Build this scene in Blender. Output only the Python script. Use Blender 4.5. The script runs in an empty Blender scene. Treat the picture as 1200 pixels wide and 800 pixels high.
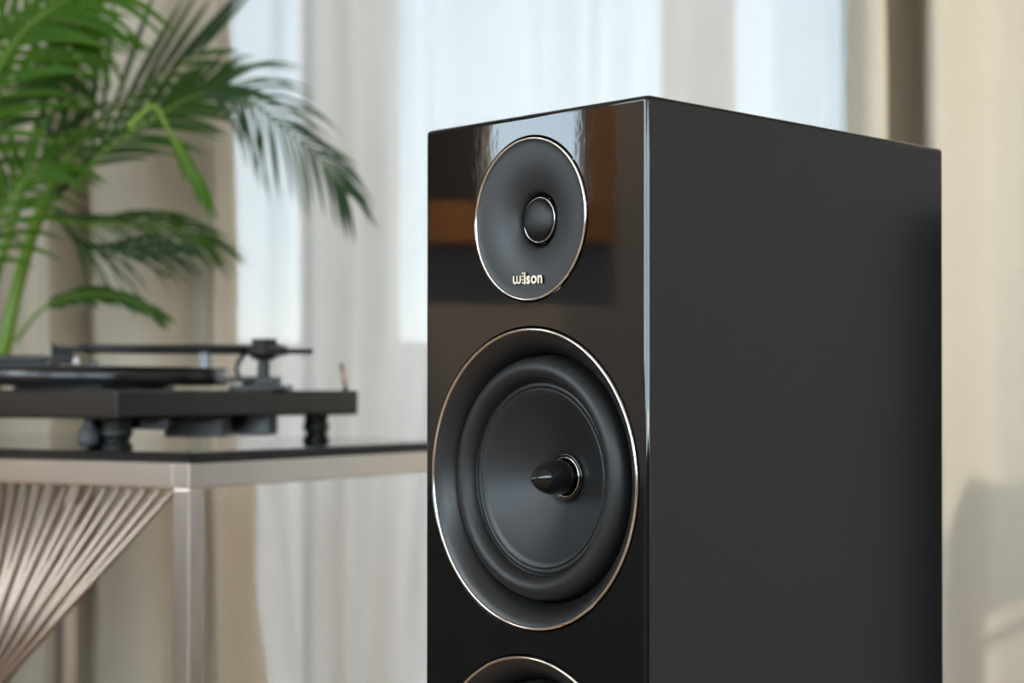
import bpy, bmesh, math, random
from mathutils import Vector, Matrix
random.seed(7)
S = bpy.context.scene
COL = S.collection

# ------------------------------------------------------------------ camera, sky, exposure
CZ = 0.83; F = 2000.17; PX, PY = 766.3, 440.3; PITCH = 0.00981
cd = bpy.data.cameras.new('camera'); cam = bpy.data.objects.new('camera', cd); COL.objects.link(cam)
cam.location = (0, 0, CZ); cam.rotation_euler = (math.pi/2 + PITCH, 0, 0)
cd.sensor_width = 36; cd.lens = F/1200*36
cd.shift_x = (600-PX)/1200; cd.shift_y = (PY-400)/1200
cd.clip_start = 0.05; cd.clip_end = 500
cd.dof.use_dof = True; cd.dof.focus_distance = 1.03; cd.dof.aperture_fstop = 7.2
S.camera = cam

w = bpy.data.worlds.new('sky'); S.world = w; w.use_nodes = True
nt = w.node_tree; bg = nt.nodes['Background']
tc = nt.nodes.new('ShaderNodeTexCoord'); sx = nt.nodes.new('ShaderNodeSeparateXYZ'); rp = nt.nodes.new('ShaderNodeValToRGB')
mp = nt.nodes.new('ShaderNodeMath'); mp.operation = 'MULTIPLY_ADD'; mp.inputs[1].default_value = .5; mp.inputs[2].default_value = .5
nt.links.new(tc.outputs['Generated'], sx.inputs[0]); nt.links.new(sx.outputs['Z'], mp.inputs[0])
nt.links.new(mp.outputs[0], rp.inputs[0]); nt.links.new(rp.outputs[0], bg.inputs['Color'])
e = rp.color_ramp.elements
e[0].position = 0.0; e[0].color = (.30, .27, .25, 1)
e[1].position = 0.49; e[1].color = (.50, .49, .47, 1)
for p, c in ((.505, (.95, .96, .94, 1)), (.545, (.70, .81, .88, 1)), (.61, (.60, .73, .84, 1)), (.75, (.84, .84, .84, 1)), (1.0, (.87, .85, .83, 1))):
    k = e.new(p); k.color = c
bg.inputs['Strength'].default_value = 7.0

S.view_settings.view_transform = 'Standard'; S.view_settings.look = 'None'
S.view_settings.gamma = 1; S.view_settings.use_curve_mapping = False
S.view_settings.exposure = 0.84

# ------------------------------------------------------------------ helpers
def at(px, py, Y):
    """the world point at distance Y from the camera wall that stands at this pixel"""
    u = (px-PX)/F; v = (PY-py)/F
    d = Vector((u, math.cos(PITCH)-v*math.sin(PITCH), math.sin(PITCH)+v*math.cos(PITCH)))
    return Vector((0, 0, CZ)) + d*(Y/d.y)

def mat(name, col, rough=.5, metal=0, spec=.5, ior=1.5, coat=0, bump=None, var=None, trans=None):
    m = bpy.data.materials.new(name); m.use_nodes = True
    n = m.node_tree; b = n.nodes['Principled BSDF']
    b.inputs['Base Color'].default_value = (*col, 1); b.inputs['Roughness'].default_value = rough
    b.inputs['Metallic'].default_value = metal; b.inputs['IOR'].default_value = ior
    b.inputs['Specular IOR Level'].default_value = spec
    if coat: b.inputs['Coat Weight'].default_value = coat; b.inputs['Coat Roughness'].default_value = .03
    if bump or var:
        t = n.nodes.new('ShaderNodeTexCoord')
    if bump:
        scale, dist, stretch = bump
        ns = n.nodes.new('ShaderNodeTexNoise'); ns.inputs['Scale'].default_value = scale; ns.inputs['Detail'].default_value = 3
        mpg = n.nodes.new('ShaderNodeMapping'); mpg.inputs['Scale'].default_value = stretch
        n.links.new(t.outputs['Object'], mpg.inputs[0]); n.links.new(mpg.outputs[0], ns.inputs[0])
        bp = n.nodes.new('ShaderNodeBump'); bp.inputs['Distance'].default_value = dist; bp.inputs['Strength'].default_value = 1
        n.links.new(ns.outputs[0], bp.inputs['Height']); n.links.new(bp.outputs[0], b.inputs['Normal'])
    if var:
        scale, col2, stretch = var
        ns = n.nodes.new('ShaderNodeTexNoise'); ns.inputs['Scale'].default_value = scale; ns.inputs['Detail'].default_value = 4
        mpg = n.nodes.new('ShaderNodeMapping'); mpg.inputs['Scale'].default_value = stretch
        n.links.new(t.outputs['Object'], mpg.inputs[0]); n.links.new(mpg.outputs[0], ns.inputs[0])
        mx = n.nodes.new('ShaderNodeMix'); mx.data_type = 'RGBA'
        mx.inputs['A'].default_value = (*col, 1); mx.inputs['B'].default_value = (*col2, 1)
        n.links.new(ns.outputs[0], mx.inputs['Factor']); n.links.new(mx.outputs['Result'], b.inputs['Base Color'])
    if trans:
        tr = n.nodes.new('ShaderNodeBsdfTranslucent'); tr.inputs[0].default_value = (*trans[0], 1)
        ms = n.nodes.new('ShaderNodeMixShader'); ms.inputs[0].default_value = trans[1]
        n.links.new(b.outputs[0], ms.inputs[1]); n.links.new(tr.outputs[0], ms.inputs[2])
        n.links.new(ms.outputs[0], n.nodes['Material Output'].inputs[0])
    return m

def sheer_mat():
    m = bpy.data.materials.new('sheer_voile'); m.use_nodes = True; n = m.node_tree; n.nodes.clear()
    out = n.nodes.new('ShaderNodeOutputMaterial')
    df = n.nodes.new('ShaderNodeBsdfDiffuse'); df.inputs[0].default_value = (.42, .41, .395, 1)
    tl = n.nodes.new('ShaderNodeBsdfTranslucent'); tl.inputs[0].default_value = (.132, .127, .122, 1)
    tp = n.nodes.new('ShaderNodeBsdfTransparent'); tp.inputs[0].default_value = (.9, .9, .9, 1)
    a = n.nodes.new('ShaderNodeMixShader'); a.inputs[0].default_value = .45
    b = n.nodes.new('ShaderNodeMixShader'); b.inputs[0].default_value = .075
    # fine vertical weave
    t = n.nodes.new('ShaderNodeTexCoord'); mpg = n.nodes.new('ShaderNodeMapping'); mpg.inputs['Scale'].default_value = (1, 1, .03)
    ns = n.nodes.new('ShaderNodeTexNoise'); ns.inputs['Scale'].default_value = 30
    mr = n.nodes.new('ShaderNodeMapRange'); mr.inputs['To Min'].default_value = .045; mr.inputs['To Max'].default_value = .07
    n.links.new(t.outputs['Object'], mpg.inputs[0]); n.links.new(mpg.outputs[0], ns.inputs[0]); n.links.new(ns.outputs[0], mr.inputs[0])
    n.links.new(mr.outputs[0], b.inputs[0])
    n.links.new(df.outputs[0], a.inputs[1]); n.links.new(tl.outputs[0], a.inputs[2])
    n.links.new(a.outputs[0], b.inputs[1]); n.links.new(tp.outputs[0], b.inputs[2]); n.links.new(b.outputs[0], out.inputs[0])
    return m

M = {}
M['lacquer'] = mat('black_lacquer', (.004, .004, .0042), .03, ior=1.6, bump=(70, .000035, (1, 1, .6)))
M['lacquer_side'] = mat('black_lacquer_side', (.007, .007, .0072), .11, ior=1.6, bump=(1200, .00001, (1, 1, 1)))
M['satin'] = mat('charcoal_satin', (.03, .03, .032), .42, bump=(900, .00004, (1, 1, 1)))
M['guide'] = mat('textured_charcoal', (.021, .0205, .0212), .46, bump=(1500, .00008, (1, 1, 1)))
M['basket'] = mat('satin_black_basket', (.009, .009, .0095), .36)
M['rubber'] = mat('black_rubber', (.008, .008, .0082), .48)
M['cone'] = mat('cone_paper', (.011, .0115, .013), .4, bump=(700, .00003, (1, 1, 1)))
M['gloss'] = mat('gloss_black', (.006, .006, .006), .12)
M['dome'] = mat('silk_dome', (.005, .005, .005), .16, bump=(1500, .0004, (1, 1, 1)))
M['chrome'] = mat('polished_trim', (.88, .80, .72), .14, 1)
M['goldface'] = mat('pale_gold_letter', (.93, .85, .68), .3, 1)
M['letterside'] = mat('letter_side_black', (.01, .01, .01), .4)
M['frame'] = mat('polished_rose_steel', (.94, .87, .81), .25, 1, bump=(14, .0004, (1, 1, .3)))
M['rod'] = mat('rose_steel_rod', (.40, .31, .25), .38, 1)
M['glass_black'] = mat('black_glass', (.008, .008, .01), .05, ior=1.5)
M['plinth'] = mat('plinth_black', (.009, .0085, .008), .24, ior=1.65, bump=(40, .0001, (1, 1, 1)))
M['platter'] = mat('platter_black', (.008, .008, .008), .22)
M['tonearm'] = mat('tonearm_black', (.012, .012, .014), .3)
M['grey_metal'] = mat('grey_metal', (.16, .165, .18), .35, 1)
M['grey_plastic'] = mat('grey_plastic', (.07, .07, .075), .5)
M['copper'] = mat('copper_pin', (.42, .30, .22), .35, 1)
M['white_plastic'] = mat('pale_plastic', (.8, .75, .74), .3)
M['drape'] = mat('linen_drape', (.70, .625, .51), .95, spec=.1, bump=(500, .0006, (1, 1, .25)), var=(260, (.61, .535, .425), (.2, .2, 1)), trans=((.50, .42, .30), .12))
M['sheer'] = sheer_mat()
M['wall_deep'] = mat('deep_plaster', (.14, .13, .125), .9, bump=(60, .001, (1, 1, 1)))
M['wall_neutral'] = mat('grey_white_plaster', (.70, .665, .65), .9, bump=(60, .001, (1, 1, 1)))
M['wall'] = mat('warm_plaster', (.72, .68, .62), .9, bump=(60, .001, (1, 1, 1)))
M['wall_dark'] = mat('taupe_plaster', (.42, .41, .41), .9, bump=(60, .001, (1, 1, 1)))
M['reveal'] = mat('cream_reveal', (.62, .58, .52), .8)
M['ceiling'] = mat('ceiling_white', (.75, .74, .72), .9)
M['wood_floor'] = mat('oak_floor', (.30, .19, .10), .45, var=(3, (.22, .13, .07), (1, 14, 1)))
M['reflection_board'] = mat('grey_brown_board', (.20, .18, .165), .6, var=(3, (.12, .105, .095), (1, 6, 1)))
M['wood'] = mat('amber_wood', (.55, .25, .06), .45, var=(6, (.36, .15, .04), (8, 8, 1)))
M['dark_board'] = mat('dark_board', (.03, .028, .026), .5)
M['white_frame'] = mat('white_window_frame', (.7, .7, .68), .5)
M['concrete'] = mat('pinkish_concrete', (.80, .74, .70), .9, var=(2, (.72, .67, .63), (1, 1, 1)))
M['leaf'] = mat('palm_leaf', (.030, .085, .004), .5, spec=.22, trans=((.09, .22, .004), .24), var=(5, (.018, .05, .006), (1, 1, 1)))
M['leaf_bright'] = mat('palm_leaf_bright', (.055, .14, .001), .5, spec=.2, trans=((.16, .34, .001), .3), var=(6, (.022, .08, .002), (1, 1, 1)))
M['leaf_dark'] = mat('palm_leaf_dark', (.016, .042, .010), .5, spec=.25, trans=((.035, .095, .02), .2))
M['stem'] = mat('palm_stem', (.17, .26, .015), .4, var=(9, (.12, .24, .01), (1, 1, .3)))
M['pot'] = mat('grey_pot', (.22, .21, .20), .7)
M['soil'] = mat('soil', (.05, .035, .025), 1)
M['lamp'] = mat('lamp_bulb', (1, .8, .5), .5)
b = M['lamp'].node_tree.nodes['Principled BSDF']; b.inputs['Emission Color'].default_value = (1, .72, .35, 1); b.inputs['Emission Strength'].default_value = 60
gm = bpy.data.materials.new('pale_window_glass'); gm.use_nodes = True; n = gm.node_tree; n.nodes.clear()
o_ = n.nodes.new('ShaderNodeOutputMaterial'); tp_ = n.nodes.new('ShaderNodeBsdfTransparent'); gl_ = n.nodes.new('ShaderNodeBsdfGlossy'); mx_ = n.nodes.new('ShaderNodeMixShader')
tp_.inputs[0].default_value = (.95, .98, .99, 1); gl_.inputs['Roughness'].default_value = .02; mx_.inputs[0].default_value = .05
n.links.new(tp_.outputs[0], mx_.inputs[1]); n.links.new(gl_.outputs[0], mx_.inputs[2]); n.links.new(mx_.outputs[0], o_.inputs[0])
M['pane'] = gm
fm = bpy.data.materials.new('frosted_balcony_glass'); fm.use_nodes = True; n = fm.node_tree; n.nodes.clear()
o_ = n.nodes.new('ShaderNodeOutputMaterial'); tp_ = n.nodes.new('ShaderNodeBsdfTransparent'); gl_ = n.nodes.new('ShaderNodeBsdfTranslucent'); mx_ = n.nodes.new('ShaderNodeMixShader')
tp_.inputs[0].default_value = (.82, .80, .80, 1); gl_.inputs[0].default_value = (.72, .69, .68, 1); mx_.inputs[0].default_value = .7
n.links.new(tp_.outputs[0], mx_.inputs[1]); n.links.new(gl_.outputs[0], mx_.inputs[2]); n.links.new(mx_.outputs[0], o_.inputs[0])
M['frost'] = fm

def link(name, me, m=None, parent=None, smooth=False):
    o = bpy.data.objects.new(name, me); COL.objects.link(o)
    if m is not None and not me.materials: me.materials.append(M[m] if isinstance(m, str) else m)
    if smooth:
        for p in me.polygons: p.use_smooth = True
    if parent: o.parent = parent
    return o

def obj(name, bm, m, parent=None, smooth=False):
    me = bpy.data.meshes.new(name); bmesh.ops.recalc_face_normals(bm, faces=bm.faces[:]); bm.to_mesh(me); bm.free()
    return link(name, me, m, parent, smooth)

def tag(o, label=None, cat=None, group=None, kind=None):
    if label: o['label'] = label
    if cat: o['category'] = cat
    if group: o['group'] = group
    if kind: o['kind'] = kind
    return o

def empty(name, loc=(0, 0, 0), rz=0):
    o = bpy.data.objects.new(name, None); COL.objects.link(o); o.location = loc; o.rotation_euler = (0, 0, rz); o.empty_display_size = .05
    return o

def box(bm, lo, hi, bev=0, mt=None, seg=2):
    r = bmesh.ops.create_cube(bm, size=1)
    vs = r['verts']
    for v in vs: v.co = Vector([lo[i] + (v.co[i]+.5)*(hi[i]-lo[i]) for i in range(3)])
    if bev:
        ed = list({e for v in vs for e in v.link_edges})
        r = bmesh.ops.bevel(bm, geom=ed, offset=bev, segments=seg, affect='EDGES', profile=.5, clamp_overlap=True)
        vs = list({v for f in r['faces'] for v in f.verts} | {v for v in vs if v.is_valid})
    if mt: bmesh.ops.transform(bm, matrix=mt, verts=[v for v in vs if v.is_valid])
    return bm

def lathe(bm, prof, seg=64, mt=None):
    """profile of (radius, height) turned about Z"""
    rings = []
    for r, h in prof:
        if r < 1e-6: rings.append([bm.verts.new((0, 0, h))])
        else: rings.append([bm.verts.new((r*math.cos(2*math.pi*i/seg), r*math.sin(2*math.pi*i/seg), h)) for i in range(seg)])
    for a, b in zip(rings, rings[1:]):
        for i in range(seg):
            j = (i+1) % seg
            if len(a) == 1 and len(b) == 1: continue
            if len(a) == 1: bm.faces.new((a[0], b[i], b[j]))
            elif len(b) == 1: bm.faces.new((a[i], a[j], b[0]))
            else: bm.faces.new((a[i], a[j], b[j], b[i]))
    if mt:
        bmesh.ops.transform(bm, matrix=mt, verts=[v for r in rings for v in r])
    return bm

def tube(bm, pts, rad, seg=10, cap=True):
    pts = [Vector(p) for p in pts]; rads = rad if isinstance(rad, (list, tuple)) else [rad]*len(pts)
    t0 = (pts[1]-pts[0]).normalized(); nrm = t0.orthogonal().normalized(); rings = []
    for i, p in enumerate(pts):
        t = (pts[min(i+1, len(pts)-1)]-pts[max(i-1, 0)]).normalized()
        nrm = (nrm - t*nrm.dot(t)).normalized(); bn = t.cross(nrm)
        rings.append([bm.verts.new(p + (nrm*math.cos(2*math.pi*k/seg) + bn*math.sin(2*math.pi*k/seg))*rads[i]) for k in range(seg)])
    for a, b in zip(rings, rings[1:]):
        for k in range(seg): bm.faces.new((a[k], a[(k+1) % seg], b[(k+1) % seg], b[k]))
    if cap: bm.faces.new(rings[0][::-1]); bm.faces.new(rings[-1])
    return bm

def boxobj(name, lo, hi, m, parent=None, bev=0, mt=None):
    return obj(name, box(bmesh.new(), lo, hi, bev, mt), m, parent)

def evaluated_mesh(o, name):
    bpy.context.view_layer.update()
    dg = bpy.context.evaluated_depsgraph_get()
    return bpy.data.meshes.new_from_object(o.evaluated_get(dg), depsgraph=dg)

# ------------------------------------------------------------------ the room
XL, XR, YB, YF, ZC = -3.0, 3.0, -3.2, 3.22, 2.75
def struct(name, lo, hi, m):
    return tag(boxobj(name, lo, hi, m), kind='structure')
def struct_multi(name, boxes, m):
    bm = bmesh.new()
    for lo, hi in boxes: box(bm, lo, hi)
    return tag(obj(name, bm, m), kind='structure')

struct('floor', (XL-.2, YB-.2, -.1), (XR+.2, YF+.2, 0), 'wood_floor')
struct('ceiling', (XL-.2, YB-.2, ZC), (XR+.2, YF+.2, ZC+.1), 'ceiling')

def xw(px, Y=YF): return at(px, 400, Y).x
# front wall: a tall glazed opening between the drapes, with plastered piers
op0, op1 = xw(200), xw(1075)
struct_multi('wall_front', [((XL-.2, YF, 0), (op0, YF+.2, ZC)), ((op1, YF, 0), (XR+.2, YF+.2, ZC)), ((op0, YF, 2.55), (op1, YF+.2, ZC))], 'wall')
w1 = tag(empty('window_1', ((op0+op1)/2, YF+.1, 0)), kind='structure')
def wpart(name, lo, hi, m):
    o = boxobj(name, lo, hi, m, w1); o.matrix_parent_inverse = Matrix.Translation(-w1.location); return o
for a_, b_ in ((xw(345), xw(358)), (op1-.05, op1)):
    wpart('mullion', (a_, YF+.08, .08), (b_, YF+.16, 2.5), 'white_frame')
wpart('sill', (op0, YF+.06, 0), (op1, YF+.18, .08), 'white_frame')
wpart('head', (op0, YF+.06, 2.5), (op1, YF+.18, 2.55), 'white_frame')
for a_, b_ in ((op0, xw(345)), (xw(358), op1-.05)):
    wpart('pane', (a_, YF+.115, .08), (b_, YF+.125, 2.5), 'pane')

# left wall: narrow window with amber wood surround level with the loudspeaker, and two broad windows nearer the back
def wall_x(name, x0, x1, holes, m):
    """a wall in the YZ plane with rectangular openings (y0,y1,z0,z1), y sorted"""
    bx = []; y = YB-.2
    for (a_, b_, c_, d_) in holes:
        bx.append(((x0, y, 0), (x1, a_, ZC)))
        bx.append(((x0, a_, 0), (x1, b_, c_))); bx.append(((x0, a_, d_), (x1, b_, ZC))); y = b_
    bx.append(((x0, y, 0), (x1, YF+.2, ZC)))
    return struct_multi(name, bx, m)
LH = [(-2.9, -1.3, 1.25, 2.65), (-1.1, .6, 1.25, 2.65), (.945, 1.185, 1.265, 2.65)]
wall_x('wall_left', XL-.2, XL, LH, 'wall_dark')
for i, (a_, b_, c_, d_) in enumerate(LH):
    wn = tag(empty('window_%d' % (i+2), (XL-.1, (a_+b_)/2, c_)), kind='structure')
    bm = bmesh.new(); t_ = .02
    for lo, hi in (((XL-.14, a_, c_), (XL-.08, b_, c_+t_)), ((XL-.14, a_, d_-t_), (XL-.08, b_, d_)), ((XL-.14, a_, c_), (XL-.08, a_+t_, d_)), ((XL-.14, b_-t_, c_), (XL-.08, b_, d_))):
        box(bm, lo, hi)
    o = obj('window_frame', bm, 'white_frame', wn); o.matrix_parent_inverse = Matrix.Translation(-wn.location)
    o = boxobj('pane', (XL-.115, a_, c_), (XL-.11, b_, d_), 'pane', wn); o.matrix_parent_inverse = Matrix.Translation(-wn.location)
struct_multi('trim_1', [((XL, .88, 1.17), (XL+.06, .94, 2.65)), ((XL, .88, 1.17), (XL+.09, 1.6, 1.262))], 'wood')
struct_multi('trim_5', [((XL, 1.19, 1.265), (XL+.05, 1.75, 2.65))], 'dark_board')
struct('reflection_board_left', (XL, .8, 0), (XL+.02, YF, .62), 'reflection_board')  # added unseen dark board, darkens the lower reflection in the baffle
for yy in (.9, 1.3):  # added unseen spots that brighten and warm the amber wood
    l = bpy.data.lights.new('wood_fill_spot', 'SPOT'); l.energy = 125; l.color = (1, .74, .46); l.spot_size = math.radians(24); l.shadow_soft_size = .03
    o = bpy.data.objects.new('wood_fill_spot', l); COL.objects.link(o); o.location = (XL+1.1, yy, 2.7)
    o.rotation_euler = (Vector((XL, yy+.05, 1.31))-o.location).to_track_quat('-Z', 'Y').to_euler()

# right wall: pale plaster with an added dark panel that the cabinet side reflects
wall_x('wall_right', XR, XR+.2, [], 'wall_neutral')
d1 = tag(empty('reflected_panel_1', (XR, 2.3, 0)), kind='structure')
o = boxobj('reflected_panel_leaf', (XR-.05, 1.76, 0), (XR, 2.75, 1.25), 'dark_board', d1, .004); o.matrix_parent_inverse = Matrix.Translation(-d1.location)
# back wall with a broad window
BH = [(-2.6, -.2, 1.15, 2.65), (.3, 2.7, 1.15, 2.65)]
bx = []; x = XL-.2
for (a_, b_, c_, d_) in BH:
    bx += [((x, YB-.2, 0), (a_, YB, ZC)), ((a_, YB-.2, 0), (b_, YB, c_)), ((a_, YB-.2, d_), (b_, YB, ZC))]; x = b_
bx.append(((x, YB-.2, 0), (XR+.2, YB, ZC)))
struct_multi('wall_back', bx, 'wall_deep')
for i, (a_, b_, c_, d_) in enumerate(BH):
    wn = tag(empty('window_%d' % (i+5), ((a_+b_)/2, YB-.1, c_)), kind='structure')
    o = boxobj('pane', (a_, YB-.115, c_), (b_, YB-.11, d_), 'pane', wn); o.matrix_parent_inverse = Matrix.Translation(-wn.location)

# light portals in the real openings
def portal(cx, cy, cz, sx_, sz_, rot):
    l = bpy.data.lights.new('daylight_opening', 'AREA'); l.shape = 'RECTANGLE'; l.size = sx_; l.size_y = sz_; l.cycles.is_portal = True
    o = bpy.data.objects.new('daylight_opening', l); COL.objects.link(o); o.location = (cx, cy, cz); o.rotation_euler = rot
for (a_, b_, c_, d_) in LH: portal(XL-.21, (a_+b_)/2, (c_+d_)/2, b_-a_, d_-c_, (math.pi/2, 0, -math.pi/2))
for (a_, b_, c_, d_) in BH: portal((a_+b_)/2, YB-.21, (c_+d_)/2, b_-a_, d_-c_, (math.pi/2, 0, math.pi))
portal((op0+op1)/2, YF+.22, 1.3, op1-op0, 2.5, (math.pi/2, 0, 0))

# balcony outside
struct('trim_2', (op0-1.5, YF+.2, -.05), (op1+1.5, 4.75, .02), 'concrete')
struct('trim_3', (at(352, 400, 4.3).x, 4.3, .02), (at(454, 400, 4.3).x, 4.5, 2.9), 'concrete')
struct('trim_4', (at(775, 400, 4.3).x, 4.3, .02), (at(862, 400, 4.3).x, 4.5, 2.9), 'concrete')
bal = tag(empty('balcony_balustrade', (-.3, 4.67, .02)), 'frosted blue-grey glass balcony balustrade seen faintly through the sheer curtain', 'balustrade')
for i in range(6):
    x0 = op0-1.4+i*.95
    o = boxobj('glass_panel', (x0, 4.66, .05), (x0+.93, 4.675, .97), 'frost', bal); o.matrix_parent_inverse = Matrix.Translation(-bal.location)

# ------------------------------------------------------------------ curtains
def smooth_interp(pts, n):
    """Catmull-Rom through 2-D control points"""
    out = []
    P = [pts[0]] + list(pts) + [pts[-1]]
    for i in range(1, len(P)-2):
        for k in range(n):
            t = k/n
            out.append(tuple(.5*((2*P[i][j]) + (-P[i-1][j]+P[i+1][j])*t + (2*P[i-1][j]-5*P[i][j]+4*P[i+1][j]-P[i+2][j])*t*t + (-P[i-1][j]+3*P[i][j]-3*P[i+1][j]+P[i+2][j])*t**3) for j in range(2)))
    out.append(tuple(pts[-1])); return out

def curtain(name, prof, m, label, shear=lambda s, z: 0, wave=.004, z0=.01, z1=2.6, nz=22, thick=.003, depth=lambda s, z: 0, n=8):
    pr = smooth_interp(prof, n); bm = bmesh.new(); rows = []
    for i in range(nz+1):
        z = z0 + (z1-z0)*i/nz; row = []
        for k, (x, y) in enumerate(pr):
            s = k/(len(pr)-1)
            row.append(bm.verts.new((x + shear(s, z) + wave*math.sin(z*5+s*9), y + depth(s, z) + wave*math.sin(z*3.1+s*23), z)))
        rows.append(row)
    for a, b in zip(rows, rows[1:]):
        for k in range(len(a)-1): bm.faces.new((a[k], a[k+1], b[k+1], b[k]))
    me = bpy.data.meshes.new(name); bm.to_mesh(me); bm.free()
    o = link(name, me, m, None, True)
    if thick:
        md = o.modifiers.new('thick', 'SOLIDIFY'); md.thickness = thick
    tag(o, label, 'curtain')
    return o

def X_(px, Y=2.9): return at(px, 400, Y).x
# left beige drape
pl = []
for px, dy in ((-420, 2.93), (-380, 2.86), (-330, 2.95), (-270, 2.86), (-210, 2.96), (-150, 2.87), (-90, 2.97), (-45, 2.88), (-8, 2.95), (28, 2.97), (52, 2.87), (70, 2.85), (84, 2.93), (94, 2.97), (112, 2.90), (140, 2.86), (172, 2.85), (198, 2.87), (218, 2.93), (236, 2.95), (248, 2.91), (257, 2.87), (263, 2.89), (261, 2.93), (257, 2.95), (263, 2.975)):
    pl.append((X_(px), dy))
curtain('beige_drape', pl, 'drape', 'long beige linen drape at the left behind the palm and the turntable', shear=lambda s, z: -.012*(z-.9)*s*s*1.2 + (max(0, (s-.985)/.015)*min(1, max(0, (.76-z)/.07))*(.036 + .10*max(0, .5-z)**1.3*2) if s > .985 else 0), wave=.005, nz=60)
# right beige drape with a deep fold
pr_ = [(X_(a), b) for a, b in ((1000, 3.00), (1006, 2.94), (1014, 2.90), (1030, 2.885), (1039, 2.89), (1040, 2.93), (1035, 3.02), (1034, 3.10), (1042, 3.145), (1060, 3.15), (1080, 3.145), (1096, 3.10), (1096, 3.00), (1090, 2.90), (1087, 2.855), (1100, 2.84), (1130, 2.86), (1160, 2.875), (1190, 2.86), (1215, 2.85), (1250, 2.92), (1290, 2.97), (1340, 2.88), (1400, 2.86), (1450, 2.95), (1520, 2.97), (1570, 2.87), (1650, 2.9))]
curtain('beige_drape', pr_, 'drape', 'long cream linen drape at the right behind the loudspeaker, with one deep shaded fold', shear=lambda s, z: -.004*(z-.9), wave=.003)
# white sheer
ps = []; random.seed(3); x = X_(225, 3.05); k = 0
xe = X_(1012, 3.0)
while x < xe-.03:
    ps.append((x, 3.06 + (.013 if k % 2 else -.013)*random.uniform(.4, 1.1))); x += random.uniform(.035, .085); k += 1
for px, y_ in ((985, 3.02), (998, 3.05), (1008, 3.01), (1013, 3.04)): ps.append((X_(px, 3.02), y_))
ps.sort()
curtain('sheer_curtain', ps, 'sheer', 'white sheer curtain across the bright window behind the loudspeaker', wave=.006, thick=0, nz=40,
        shear=lambda s, z: .05*max(0, .9-z)*math.sin(s*11+1)+.02*math.sin(s*17)*max(0, 1-z), z0=.02)

# ------------------------------------------------------------------ loudspeaker
YAW = .75499; W, D, H = .2, .30085, 1.0008
Cn = Vector((-.00331, .97424, CZ+.17074))
av = Vector((-math.cos(YAW), math.sin(YAW), 0)); bv = Vector((math.sin(YAW), math.cos(YAW), 0))
base = Cn + av*W/2 + bv*D/2; base.z = 0; H = Cn.z
sp = tag(empty('tower_loudspeaker', base, -YAW), 'tall gloss black floor-standing loudspeaker with round drivers and slim pale trim rings', 'loudspeaker')
ZT = H-.0646; ZW = (H-.22332, H-.4238, H-.6243)
RT, RW = .0502, .09235
# rotation that turns a lathe's +Z to local +Y (depth)
def drv(z, off=0): return Matrix.Translation((0, -D/2+off, z)) @ Matrix.Rotation(-math.pi/2, 4, 'X')
bm = box(bmesh.new(), (-W/2, -D/2, .03), (W/2, D/2, H), .0032, seg=4)
cab = obj('cabinet', bm, 'lacquer')
cut = bmesh.new()
for z, r, dd in ((ZT, RT+.0006, .03),)+tuple((z, RW+.0006, .05) for z in ZW):
    b2 = bmesh.new(); lathe(b2, [(0, -.01), (r+.0006, -.01), (r+.0006, 0), (r, .0012), (r, dd), (0, dd)], 128, drv(z))
    me_ = bpy.data.meshes.new('t'); b2.to_mesh(me_); b2.free(); cut.from_mesh(me_)
bmesh.ops.recalc_face_normals(cut, faces=cut.faces[:])
co = obj('cutter', cut, 'lacquer')
md = cab.modifiers.new('b', 'BOOLEAN'); md.object = co; md.solver = 'EXACT'
me = evaluated_mesh(cab, 'cabinet'); bpy.data.objects.remove(co); cab.modifiers.clear(); cab.data = me
me.materials.append(M['lacquer_side'])
for p in me.polygons:
    if abs(p.normal.x) > .99 or p.normal.z > .99: p.material_index = 1
for p in me.polygons: p.use_smooth = p.area < .002 and abs(max(abs(c) for c in p.normal)-1) > 1e-4
cab.parent = sp; cab.name = 'cabinet'
boxobj('foot_plinth', (-W/2-.02, -D/2-.02, 0), (W/2+.02, D/2+.02, .03), 'satin', sp, .004)

def lat(name, prof, m, parent, z, off=0, seg=128):
    return obj(name, lathe(bmesh.new(), prof, seg, drv(z, off)), m, parent, True)
def ringprof(r0, r1, h, d0=0):   # a torus-like rounded ring profile, closed
    rc, hr = (r0+r1)/2, (r1-r0)/2
    return [(rc+hr*math.cos(a_), d0 - h*math.sin(a_)) for a_ in [math.pi*2*i/16 for i in range(17)]]

def pivot_part(name, parent, z):
    o = empty(name); o.parent = parent; return o

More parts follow.
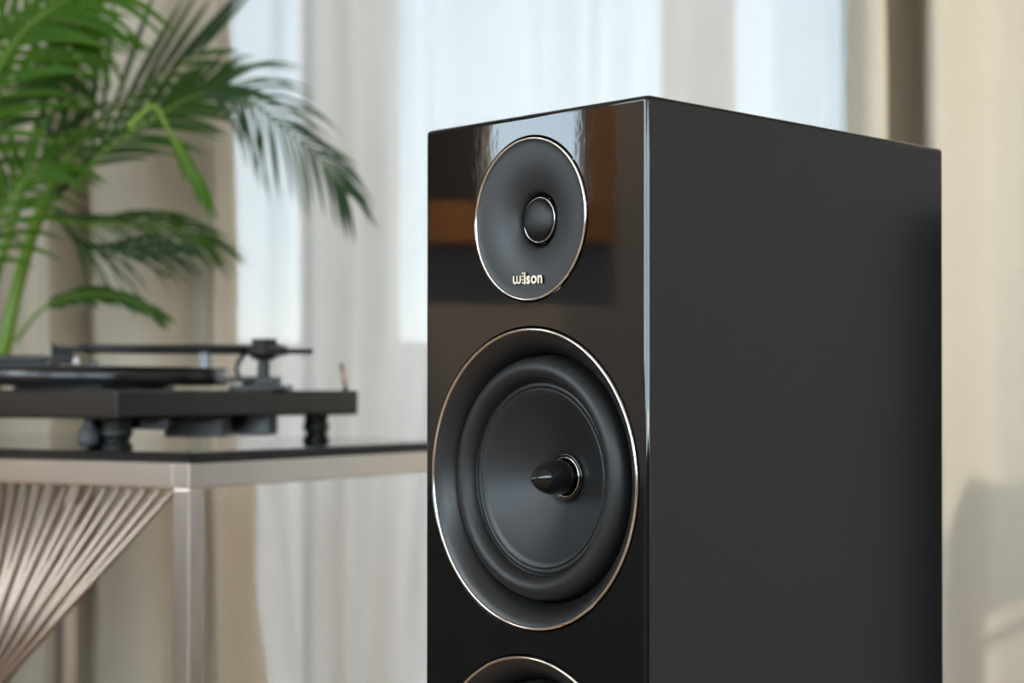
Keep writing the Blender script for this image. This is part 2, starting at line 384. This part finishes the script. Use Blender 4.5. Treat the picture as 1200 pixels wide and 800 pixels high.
def woofer(z):
    bs = lat('woofer', [(.0905, -.0002), (.0893, .0002), (.0872, .0012), (.084, .0036), (.081, .0068), (.0785, .0104), (.0770, .0140), (.0762, .0180), (.0760, .021), (.09, .022), (.0918, .0008), (.0905, -.0002)], 'basket', sp, z)
    lat('trim_ring', ringprof(.0901, .0922, .0012, .0), 'chrome', bs, z)
    sr = [(.0760, .0200), (.0757, .0170), (.0753, .0120)]
    for i in range(13):
        a_ = math.pi*(i/12); sr.append((.0674+.0078*math.cos(a_), .0112-.0096*math.sin(a_)))
    sr += [(.0590, .0100), (.0586, .0092), (.0560, .0093), (.0556, .0100), (.0553, .0102)]
    lat('surround', sr, 'rubber', bs, z)
    cn = [(.0556, .0100), (.0553, .0094), (.0546, .0092)]
    for i in range(1, 13):
        t = i/12; r = .0546+(.0150-.0546)*t; cn.append((r, .0092 + .0225*(t**.93)))
    cn += [(.0140, .0330), (.0138, .040)]
    lat('cone', cn, 'cone', bs, z)
    lat('plug_collar', ringprof(.0128, .0150, .0012, .0312), 'gloss', bs, z)
    lat('plug_ring', ringprof(.0118, .0126, .0007, .0306), 'chrome', bs, z)
    pg = [(0, .0015), (.0008, .0017), (.0018, .0025)]
    for i in range(1, 11):
        t = i/10; pg.append((.0018+.0088*(1-(1-t)**1.9), .0025+.0165*t))
    pg += [(.0108, .024), (.0106, .034), (0, .034)]
    lat('phase_plug', pg, 'gloss', bs, z)
    return bs
for z in ZW: woofer(z)

# tweeter
wg = [(.0488, -.0002), (.0478, .0002)]
for i in range(1, 15):
    t = i/14; r = .0478+(.0185-.0478)*t; wg.append((r, .0004+.0004*t+.0056*t**3.2))
wg += [(.0172, .0085), (.0166, .0110), (.0164, .014)]
tw = lat('tweeter', wg, 'guide', sp, ZT)
lat('trim_ring', ringprof(.0484, .0501, .0011, .0), 'chrome', tw, ZT)
lat('throat', [(.0166, .0100), (.0160, .0122), (.0142, .0122), (.0142, .0135), (.0166, .0140)], 'gloss', tw, ZT)
lat('dome_ring', ringprof(.0134, .0141, .0006, .0085), 'chrome', tw, ZT)
dm = [(.0136, .012), (.0134, .0086)] + [(.0132*math.cos(a_), .0086-.0058*math.sin(a_)) for a_ in [math.pi/2*i/10 for i in range(11)]]
dm[-1] = (0, dm[-1][1])
lat('dome', dm, 'dome', tw, ZT)

# wordmark: w, a dotted i, l, son
wm = None
def text_mesh(s, size):
    c = bpy.data.curves.new('letter', 'FONT'); c.body = s; c.size = size; c.extrude = .0006; c.offset = size*.03; c.resolution_u = 6
    o = bpy.data.objects.new('t', c); COL.objects.link(o); me = evaluated_mesh(o, 't')
    bpy.data.objects.remove(o)
    me.materials.clear(); me.materials.append(M['goldface']); me.materials.append(M['letterside'])
    for p in me.polygons: p.material_index = 0 if p.normal.z > .5 else 1
    xs = [v.co.x for v in me.vertices]; return me, min(xs), max(xs)
def w_mesh(size):
    """a w of two rounded bowls, drawn as one ribbon and given thickness"""
    xh = size*.47; st = size*.13; r = size*.155; pts = [(0, xh)]
    for c in (r, 3*r):
        pts += [(c-r*math.cos(a), r-r*math.sin(a)) for a in [math.pi*i/10 for i in range(11)]]
        pts.append((c+r, xh))
        if c == r: pts.append((c+r, r))
    bm = bmesh.new()
    def rib(pl):
        rows = []
        for i, p in enumerate(pl):
            a = Vector(pl[max(i-1, 0)]); b = Vector(pl[min(i+1, len(pl)-1)]); t = (b-a).normalized(); n = Vector((-t.y, t.x))*st/2; q = Vector(p)+Vector((st/2, st/2))
            rows.append([bm.verts.new((q.x+n.x, q.y+n.y, .0006)), bm.verts.new((q.x-n.x, q.y-n.y, .0006)), bm.verts.new((q.x-n.x, q.y-n.y, -.0006)), bm.verts.new((q.x+n.x, q.y+n.y, -.0006))])
        for u_, v_ in zip(rows, rows[1:]):
            for k in range(4): bm.faces.new((u_[k], u_[(k+1) % 4], v_[(k+1) % 4], v_[k]))
        bm.faces.new(rows[0]); bm.faces.new(rows[-1][::-1])
    rib(pts[:13]); rib(pts[14:])
    bmesh.ops.recalc_face_normals(bm, faces=bm.faces[:])
    me = bpy.data.meshes.new('w'); bm.to_mesh(me); bm.free()
    me.materials.append(M['goldface']); me.materials.append(M['letterside'])
    for p in me.polygons: p.material_index = 0 if p.normal.z > .5 else 1
    return me, 0, 4*r+st
FS = .0098; X0 = -.0140; zb = ZT-.0395; cur = X0
LM = lambda x, z: Matrix.Translation((x, -D/2-.0003, z)) @ Matrix.Rotation(math.pi/2, 4, 'X')
first = None
def letter(me, x):
    o = link('letter', me, None, tw); o.matrix_local = LM(x, zb); return o
for ch in 'wilson':
    if ch == 'i':
        for k in range(4):
            b2 = lathe(bmesh.new(), [(0, -.0006), (.00062, -.0006), (.00062, .0006), (0, .0006)], 14)
            o = obj('letter_dot', b2, 'goldface', tw); o.matrix_local = LM(cur+.00075, zb+.0007+k*.00195)
        cur += .0020; continue
    me, a_, b_ = w_mesh(FS) if ch == 'w' else text_mesh(ch, FS)
    letter(me, cur-a_); cur += (b_-a_)+.00062

# ------------------------------------------------------------------ table
U = Vector((.463, .8864, 0)).normalized(); V = Vector((-U.y, U.x, 0))
TA = math.atan2(U.y, U.x)
T0 = Vector((-.4624, 1.70, 0)); TZ = CZ-.0595   # glass top height
LU, LV = .55, .75
tb = tag(empty('console_table', T0, TA), 'console table with black glass top, polished rose steel frame and fan of thin rods', 'table')
# local x = along U, y = along V
boxobj('glass_top', (-.003, -.003, TZ-.0100), (LU+.003, LV+.003, TZ), 'glass_black', tb, .0012)
zr1 = TZ-.0102; zr0 = zr1-.0265; tt = .022
boxobj('rail', (0, tt, zr0), (tt, LV-tt, zr1), 'frame', tb, .0015)
boxobj('rail', (LU-tt, tt, zr0), (LU, LV-tt, zr1), 'frame', tb, .0015)
boxobj('rail', (0, 0, zr0), (LU, tt, zr1), 'frame', tb, .0015)
boxobj('rail', (0, LV-tt, zr0), (LU, LV, zr1), 'frame', tb, .0015)
for x_, y_ in ((0, 0), (LU-tt, 0), (0, LV-tt), (LU-tt, LV-tt)):
    boxobj('leg', (x_, y_, 0), (x_+tt, y_+tt, zr0), 'frame', tb, .0015)
boxobj('lower_rail', (0, tt, .0), (tt, LV-tt, tt), 'frame', tb, .0015)
boxobj('lower_rail', (LU-tt, tt, .0), (LU, LV-tt, tt), 'frame', tb, .0015)
boxobj('lower_rail', (tt, 0, .0), (LU-tt, tt, tt), 'frame', tb, .0015)
nr = 38
for i in range(nr):
    t = i/(nr-1); y0 = tt+.006+(LV-2*tt-.012)*t; wy = LV*.455+(t-.5)*.085; wx = tt/2 + (.004 if i % 2 else -.004)
    bm = tube(bmesh.new(), [(tt/2, y0, zr0+.001), (wx, wy, .495), (tt/2, LV-y0, tt-.001)], .0040, 8)
    obj('rod', bm, 'rod', tb, True)

# ------------------------------------------------------------------ turntable
P0 = Vector((at(137, 470, 1.76).x, 1.76, 0)); ZP = CZ
tt_ = tag(empty('turntable', (P0.x, P0.y, TZ), TA), 'black record turntable with slim tonearm standing on the glass table', 'turntable')
def loc(px, Y):   # world point at pixel column and depth, in the turntable's plan
    p = at(px, 460, Y); d = p - P0; return Vector((d.dot(U), d.dot(V)))
def zz(py, Y): return at(600, py, Y).z - TZ
zpb, zpt = zz(491, 1.76), zz(456.5, 1.76)
boxobj('plinth', (0, 0, zpb), (.405, .44, zpt), 'plinth', tt_, .003)
cx_, cy_ = .160, .195
def cyl(name, c, r, z0, z1, m, parent=tt_, seg=64, bev=.001):
    b = min(bev, r*.3, (z1-z0)*.3)
    return obj(name, lathe(bmesh.new(), [(0, z0), (r-b, z0), (r, z0+b), (r, z1-b), (r-b, z1), (0, z1)], seg, Matrix.Translation((c[0], c[1], 0))), m, parent, False)
pz1 = zz(429, 1.86)
sub = cyl('sub_platter', (cx_, cy_), .09, zpt, zpt+.006, 'plinth')
pla = cyl('platter', (cx_, cy_), .150, zpt+.005, pz1-.002, 'platter', bev=.002)
for p in pla.data.polygons: p.use_smooth = abs(p.normal.z) < .5
rec = tag(cyl('vinyl_record', (cx_, cy_), .151, pz1-.002, pz1, 'platter', None, bev=.0005), 'black vinyl record lying on the turntable platter', 'record')
rec.location = tt_.location; rec.rotation_euler = tt_.rotation_euler
rec_l = cyl('record_label', (cx_, cy_), .05, pz1, pz1+.0002, 'copper', rec)
cyl('spindle', (cx_, cy_), .0035, pz1+.0003, pz1+.008, 'grey_metal', rec)
# brush lying on the record, left of the cartridge
br = loc(-6, 1.98)
brm = Matrix.Translation((br.x, br.y, 0)) @ Matrix.Rotation(-TA, 4, 'Z')
bb = tag(obj('record_brush', box(box(bmesh.new(), (-.065, -.016, pz1+.0003), (.060, .016, pz1+.006), .001, brm), (-.067, -.018, pz1+.006), (.064, .018, pz1+.0145), .002, brm), 'tonearm'), 'flat black record brush lying on the record at the left edge', 'brush')
bb.location = tt_.location; bb.rotation_euler = tt_.rotation_euler
# tonearm
pv = loc(309, 2.00); hs = loc(72, 1.90)
def L3(px, py, Y): q = loc(px, Y); return Vector((q.x, q.y, zz(py, Y)))
arm = obj('tonearm', tube(bmesh.new(), [L3(300, 409.5, 2.0), L3(240, 409, 1.974), L3(160, 409, 1.94), L3(92, 408, 1.91)], [.006, .0058, .0054, .0048], 14), 'tonearm', tt_, True)
h0 = L3(98, 409, 1.912); h1 = L3(60, 410, 1.896)
def oriented(p, q):   # matrix with X axis from p to q (in turntable plan)
    d = (q-p); return Matrix.Translation(p) @ Matrix.Rotation(math.atan2(d.y, d.x), 4, 'Z'), d.length
om, ln = oriented(h0, h1)
obj('head_shell', box(bmesh.new(), (0, -.009, -.004), (ln, .009, .003), .001, om), 'tonearm', arm)
obj('cartridge', box(box(bmesh.new(), (ln*.35, -.008, -.017), (ln*.98, .008, -.004), .001, om), (ln*.78, -.004, -.021), (ln*.98, .004, -.016), .001, om), 'tonearm', arm)
obj('finger_lift', tube(bmesh.new(), [om @ Vector((ln*.8, .009, 0)), om @ Vector((ln*.95, .018, .003)), om @ Vector((ln*1.1, .026, .006))], .0012, 6), 'tonearm', arm)
obj('contact_pin', box(bmesh.new(), (ln*.18, -.0035, -.012), (ln*.30, .0035, -.005), .001, om), 'copper', arm)
sphere = bmesh.new(); bmesh.ops.create_uvsphere(sphere, u_segments=14, v_segments=8, radius=.0042, matrix=Matrix.Translation(L3(90, 423, 1.90)))
obj('stylus_cap', sphere, 'white_plastic', arm, True)
obj('counterweight_stub', tube(bmesh.new(), [L3(318, 410, 2.004), L3(336, 411, 2.01), L3(337, 411.5, 2.011), L3(366, 411.5, 2.022)], [.0085, .005, .0034, .0034], 14), 'tonearm', arm, True)
bg_ = L3(309, 410, 2.0)
bm = box(bmesh.new(), (bg_.x-.017, bg_.y-.013, bg_.z-.008), (bg_.x+.017, bg_.y+.013, bg_.z+.006), .004)
box(bm, (bg_.x-.010, bg_.y-.010, bg_.z+.005), (bg_.x+.012, bg_.y+.010, bg_.z+.0135), .001)
lathe(bm, [(0, -.012), (.012, -.012), (.0165, -.004), (.0165, .002), (.009, .007), (0, .007)], 20, Matrix.Translation(bg_))
obj('bearing_block', bm, 'tonearm', arm)
bm = bmesh.new(); lathe(bm, [(0, zpt+.008), (.0075, zpt+.008), (.0065, bg_.z-.010), (.009, bg_.z-.004), (0, bg_.z-.004)], 24, Matrix.Translation((bg_.x, bg_.y, 0)))
obj('pivot_column', bm, 'tonearm', tt_)
rX = Matrix.Translation((bg_.x, bg_.y, 0)) @ Matrix.Rotation(-TA, 4, 'Z')
bm = box(bmesh.new(), (-.036, -.02, zpt), (.030, .02, zpt+.006), .001, rX); box(bm, (-.022, -.015, zpt+.006), (.018, .015, zpt+.016), .001, rX)
obj('tonearm_base', bm, 'tonearm', tt_)
obj('lift_bracket', tube(bmesh.new(), [L3(286, 415, 1.985), L3(279, 424, 1.98), L3(277, 434, 1.98), L3(281, 444, 1.98), L3(291, 449, 1.985)], .0028, 8), 'tonearm', tt_, True)
q0, q1 = L3(294, 445, 1.98), L3(238, 445, 1.965)
om2, l2 = oriented(q0, q1); obj('arm_rest_bar', box(bmesh.new(), (0, -.004, -.003), (l2, .004, .003), .0006, om2), 'tonearm', tt_)
q = L3(240.5, 430, 1.965); om3 = Matrix.Translation((q.x, q.y, 0)) @ Matrix.Rotation(-TA, 4, 'Z')
bm = box(bmesh.new(), (-.0038, -.005, q1.z-.004), (.0038, .005, zz(414, 1.965)), .0008, om3); box(bm, (-.006, -.005, zz(415.5, 1.965)), (.006, .005, zz(413.5, 1.965)), .0004, om3)
obj('arm_rest_post', bm, 'grey_metal', tt_)
# anti-skate pin at the far corner
obj('anti_skate_pin', tube(bmesh.new(), [L3(405, 460, 2.10), L3(404, 445, 2.10), L3(400, 426, 2.10)], .0026, 8), 'copper', tt_, True)
s_ = L3(416, 468, 2.118)
# feet: cone-shaped with a rim
def foot(x_, y_, s=1.0):
    h = zpb
    o = obj('foot', lathe(bmesh.new(), [(0, 0), (.016*s, 0), (.0165*s, .004), (.0125*s, .007), (.0135*s, .012), (.0165*s, .015), (.0160*s, .019), (.0140*s, .024), (.0145*s, h), (0, h)], 32, Matrix.Translation((x_, y_, 0))), 'rubber', tt_)
    for p in o.data.polygons: p.use_smooth = False
    return o
foot(.040, .040); foot(.372, .040); foot(.040, .400); foot(.372, .405)
for i_, (px0, px1, y0, y1, Y_, m_) in enumerate(((168, 228, 488, 503, 1.84, 'plinth'), (222, 290, 488, 512, 1.92, 'grey_plastic'), (286, 345, 488, 510, 2.0, 'plinth'))):
    c = loc((px0+px1)/2, Y_); wd = (px1-px0)/F*Y_/2
    om4 = Matrix.Translation((c.x, c.y+.03, 0)) @ Matrix.Rotation(-TA, 4, 'Z')
    obj('motor_housing' if i_ == 1 else 'underside_block', box(bmesh.new(), (-wd, -.02, max(.002, zz(y1, Y_))), (wd, .02, zpb+.001), .002, om4), m_, tt_)
kx = loc(103, 1.80)
bm = bmesh.new(); lathe(bm, [(0, .003), (.008, .003), (.011, .007), (.011, .019), (.005, .024), (.005, zpb+.001), (0, zpb+.001)], 20, Matrix.Translation((.022, .062, 0)))
obj('levelling_knob', bm, 'grey_plastic', tt_)

# ------------------------------------------------------------------ added unseen rack just outside the frame on the right; an added spot throws its soft shadow on the drape
LS = Vector((2.6, .2, 1.9))
l = bpy.data.lights.new('shadow_spot', 'SPOT'); l.energy = 135; l.color = (1, .93, .84); l.spot_size = math.radians(34); l.spot_blend = .6; l.shadow_soft_size = .018
o = bpy.data.objects.new('shadow_spot', l); COL.objects.link(o); o.location = LS
o.rotation_euler = (at(1180, 420, 2.86)-LS).to_track_quat('-Z', 'Y').to_euler()
rk = tag(empty('shadow_blocker', (1.35, 1.8, 0)), 'added unseen rack with braced side standing right of the loudspeaker', 'blocker')
def K(px, py): return LS + (at(px, py, 2.86)-LS)*.62
def plank(name, a, b, wa, m='wood'):
    """a board from a to b, wa wide, 15 mm thick"""
    x = (b-a).normalized(); n_ = (at(1150, 600, 2.86)-LS).normalized(); y = x.cross(n_).normalized(); zf = x.cross(y)
    mt = Matrix((x, y, zf)).transposed().to_4x4(); mt.translation = a
    bm = box(bmesh.new(), (0, -wa/2, -.0075), ((b-a).length, wa/2, .0075), .001, mt); bmesh.ops.translate(bm, vec=-rk.location, verts=bm.verts[:])
    obj(name, bm, m, rk)
k0 = K(1108, 620); k1 = K(1330, 655)
plank('blocker_panel', k0, k1, (K(1150, 565)-K(1150, 680)).length)
lo_ = K(1126, 680); plank('upright', lo_, Vector((lo_.x, lo_.y, .005)), .05)
hi_ = K(1330, 690); plank('upright', hi_, Vector((hi_.x, hi_.y, .005)), .05)
plank('blocker_brace', K(1130, 728), K(1330, 628), .012); plank('blocker_brace', K(1130, 768), K(1330, 665), .012)

# ------------------------------------------------------------------ areca palm
palm = tag(empty('areca_palm', (-1.15, 2.55, 0)), 'potted areca palm with feathery green fronds arching behind the turntable', 'plant')
PL = palm.location.copy()
def pobj(name, bm, m, parent, smooth=True):
    bmesh.ops.translate(bm, vec=-PL, verts=bm.verts[:]); return obj(name, bm, m, parent, smooth)
bm = lathe(bmesh.new(), [(0, .0), (.12, 0), (.15, .30), (.155, .33), (.145, .33), (.135, .30), (.0, .30)], 40, Matrix.Translation(PL))
pobj('pot', bm, 'pot', palm)
pobj('soil', lathe(bmesh.new(), [(0, .301), (.134, .301), (.134, .306), (0, .312)], 24, Matrix.Translation(PL)), 'soil', palm)

def spline3(pts, n=10):
    out = []; P = [pts[0]]+list(pts)+[pts[-1]]
    for i in range(1, len(P)-2):
        for k in range(n):
            t = k/n
            out.append(.5*((2*P[i]) + (-P[i-1]+P[i+1])*t + (2*P[i-1]-5*P[i]+4*P[i+1]-P[i+2])*t*t + (-P[i-1]+3*P[i]-3*P[i+1]+P[i+2])*t**3))
    out.append(pts[-1]); return out

def leaflet(bm, p, d, L, wd, droop, seg=6):
    """a narrow folded blade that starts at p along d and bends down"""
    d = d.normalized(); c = p.copy(); pts = [c.copy()]; dirs = [d.copy()]
    for i in range(seg):
        c = c + d*(L/seg); pts.append(c.copy()); d = (d + Vector((0, 0, -droop/seg))).normalized(); dirs.append(d.copy())
    side = d.cross(Vector((0, 1, .2))).normalized() if abs(d.y) < .9 else Vector((1, 0, 0))
    rows = []
    for i, (q, dd) in enumerate(zip(pts, dirs)):
        t = i/seg; wv = wd*max(.04, (math.sin(math.pi*min(1, (t*.92+.08)))**.6)*(1-t*.35))
        s = (side - dd*side.dot(dd)).normalized(); nn = s.cross(dd)
        rows.append([bm.verts.new(q - s*wv/2 + nn*wv*.12), bm.verts.new(q), bm.verts.new(q + s*wv/2 + nn*wv*.12)])
    for a, b in zip(rows, rows[1:]):
        bm.faces.new((a[0], a[1], b[1], b[0])); bm.faces.new((a[1], a[2], b[2], b[1]))

def frond(ctrl, m, n=24, t0=.25, L=(.16, .05), wd=.011, ang=(50, 20), droop=.9, rad=.004, singly=True, sides=(1, -1), ydev=.35, seed=1, bias=0):
    rnd = random.Random(seed)
    pts = spline3([at(*c) for c in ctrl]); N = len(pts)
    rads = [rad*(1-.8*i/(N-1)) for i in range(N)]
    f = pobj('frond', tube(bmesh.new(), pts, rads, 6), 'stem' if m != 'leaf_dark' else 'leaf', palm)
    stuff = bmesh.new()
    for k in range(n):
        t = t0 + (1-t0)*(k+.5)/n; fi = t*(N-1); i = min(N-2, int(fi)); p = pts[i].lerp(pts[i+1], fi-i); tg = (pts[i+1]-pts[i]).normalized()
        s_ = (t-t0)/(1-t0); Lk = (L[0]+(L[1]-L[0])*s_)*(.55+.45*min(1, s_*4))*rnd.uniform(.85, 1.12); ak = math.radians(ang[0]+(ang[1]-ang[0])*s_)
        for sd in sides:
            perp = Vector((-tg.z, 0, tg.x)).normalized()*sd + Vector((0, rnd.uniform(-ydev, ydev), bias))
            d = tg*math.cos(ak) + perp.normalized()*math.sin(ak) + Vector((rnd.uniform(-.06, .06), 0, rnd.uniform(-.06, .06)))
            bmk = bmesh.new() if singly else stuff
            leaflet(bmk, p, d, Lk, wd*rnd.uniform(.8, 1.15), droop*rnd.uniform(.7, 1.3))
            if singly: pobj('leaflet', bmk, m, f)
    if not singly:
        tag(pobj('leaflet', stuff, m, f), kind='stuff')
    else: stuff.free()
    return f

# stems
def stem(ctrl, r, m='stem'):
    pts = spline3([at(*c[:3]) if len(c) == 3 and c[2] < 50 else c for c in ctrl]); N = len(pts)
    pobj('stem', tube(bmesh.new(), pts, [r*(1-.45*i/(N-1)) for i in range(N)], 10), m, palm)
def stemw(ctrl, r0, r1, m='stem'):
    pts = spline3(ctrl); N = len(pts)
    pobj('stem', tube(bmesh.new(), pts, [r0+(r1-r0)*i/(N-1) for i in range(N)], 10), m, palm)
root = PL + Vector((0, 0, .29))
stemw([root, at(-38, 560, 2.54), at(2, 420, 2.52), at(22, 330, 2.52), at(50, 240, 2.50), at(85, 180, 2.48)], .013, .007, 'stem')
stemw([root+Vector((-.03, .02, 0)), at(-110, 480, 2.56), at(-60, 300, 2.58), at(-10, 150, 2.58)], .013, .008)
stemw([root+Vector((.02, .03, 0)), at(-50, 500, 2.60), at(-10, 340, 2.60), at(20, 240, 2.60), at(45, 150, 2.60)], .010, .006)
stemw([root+Vector((-.03, -.03, 0)), at(-100, 460, 2.5), at(-50, 330, 2.45), at(-20, 260, 2.4)], .010, .006)

# the long frond that arches over the window
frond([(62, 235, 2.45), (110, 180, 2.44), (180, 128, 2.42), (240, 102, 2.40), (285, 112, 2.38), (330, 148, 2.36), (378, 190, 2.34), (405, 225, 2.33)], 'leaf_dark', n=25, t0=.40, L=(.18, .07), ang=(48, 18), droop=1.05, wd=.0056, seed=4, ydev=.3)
frond([(85, 225, 2.50), (120, 180, 2.50), (170, 145, 2.50), (215, 118, 2.50), (262, 100, 2.50)], 'leaf', n=16, t0=.15, L=(.15, .08), ang=(35, 18), droop=.6, wd=.010, seed=9)
# dark upright blades at the top
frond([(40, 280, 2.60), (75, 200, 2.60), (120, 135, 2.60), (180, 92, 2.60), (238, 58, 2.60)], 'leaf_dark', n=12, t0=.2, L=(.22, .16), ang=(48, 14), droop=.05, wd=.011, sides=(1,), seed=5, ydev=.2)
frond([(40, 280, 2.60), (75, 200, 2.60), (120, 140, 2.60), (180, 98, 2.60), (235, 62, 2.60)], 'leaf', n=10, t0=.2, L=(.12, .06), ang=(40, 14), droop=.6, wd=.010, sides=(-1,), seed=15, ydev=.2)
# the middle frond over the drape
frond([(55, 250, 2.62), (95, 262, 2.63), (150, 262, 2.64), (205, 268, 2.65), (245, 285, 2.66)], 'leaf', n=24, t0=.05, L=(.21, .07), ang=(30, 12), droop=.85, wd=.0046, seed=6)
frond([(65, 250, 2.50), (100, 288, 2.50), (150, 290, 2.50), (200, 296, 2.50)], 'leaf_dark', n=12, t0=.2, L=(.14, .07), ang=(26, 12), droop=.7, wd=.0055, seed=16)
# low frond
frond([(18, 400, 2.62), (50, 362, 2.62), (95, 345, 2.62), (145, 348, 2.62), (185, 368, 2.62)], 'leaf', n=13, t0=.25, L=(.06, .04), ang=(22, 12), droop=.7, wd=.010, seed=7)
# single bright blade
f = frond([(150, 150, 2.30), (180, 125, 2.30), (196, 150, 2.30), (216, 185, 2.30), (236, 222, 2.30)], 'leaf_bright', n=3, t0=.45, L=(.10, .06), ang=(10, 6), droop=.4, wd=.010, rad=.005, seed=8)
# bright crowded fronds, upper left
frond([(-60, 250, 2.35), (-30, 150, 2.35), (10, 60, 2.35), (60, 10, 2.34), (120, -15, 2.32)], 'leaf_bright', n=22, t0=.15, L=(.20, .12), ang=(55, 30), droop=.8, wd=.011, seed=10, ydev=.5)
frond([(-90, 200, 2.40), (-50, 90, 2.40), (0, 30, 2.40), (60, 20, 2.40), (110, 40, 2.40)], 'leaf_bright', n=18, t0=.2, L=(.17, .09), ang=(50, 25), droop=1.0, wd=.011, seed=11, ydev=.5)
frond([(-60, 300, 2.50), (-40, 200, 2.50), (-15, 130, 2.50), (25, 90, 2.50), (70, 75, 2.50)], 'leaf', n=16, t0=.1, L=(.16, .09), ang=(50, 25), droop=1.0, wd=.011, seed=12, ydev=.5, singly=False)
frond([(-30, 300, 2.62), (10, 230, 2.62), (40, 190, 2.62), (90, 150, 2.62)], 'leaf', n=12, t0=.1, L=(.14, .08), ang=(60, 25), droop=1.0, wd=.011, seed=13, ydev=.5, singly=False)
frond([(-60, 420, 2.40), (-30, 330, 2.40), (-5, 270, 2.40), (25, 215, 2.40), (60, 190, 2.40)], 'leaf_bright', n=12, t0=.3, L=(.14, .08), ang=(50, 25), droop=1.0, wd=.010, seed=14, ydev=.5, singly=False)

# ------------------------------------------------------------------ lamp behind the camera, whose warm glint shows on the cabinet edge
lp = tag(empty('table_lamp', (.35, -2.2, 0)), 'slim standing lamp with a bare warm globe bulb', 'lamp')
obj('base', lathe(bmesh.new(), [(0, 0), (.12, 0), (.12, .015), (.01, .02), (.008, 1.08), (0, 1.08)], 24), 'tonearm', lp)
sb = bmesh.new(); bmesh.ops.create_uvsphere(sb, u_segments=20, v_segments=12, radius=.055, matrix=Matrix.Translation((0, 0, 1.13)))
obj('bulb', sb, 'lamp', lp, True)
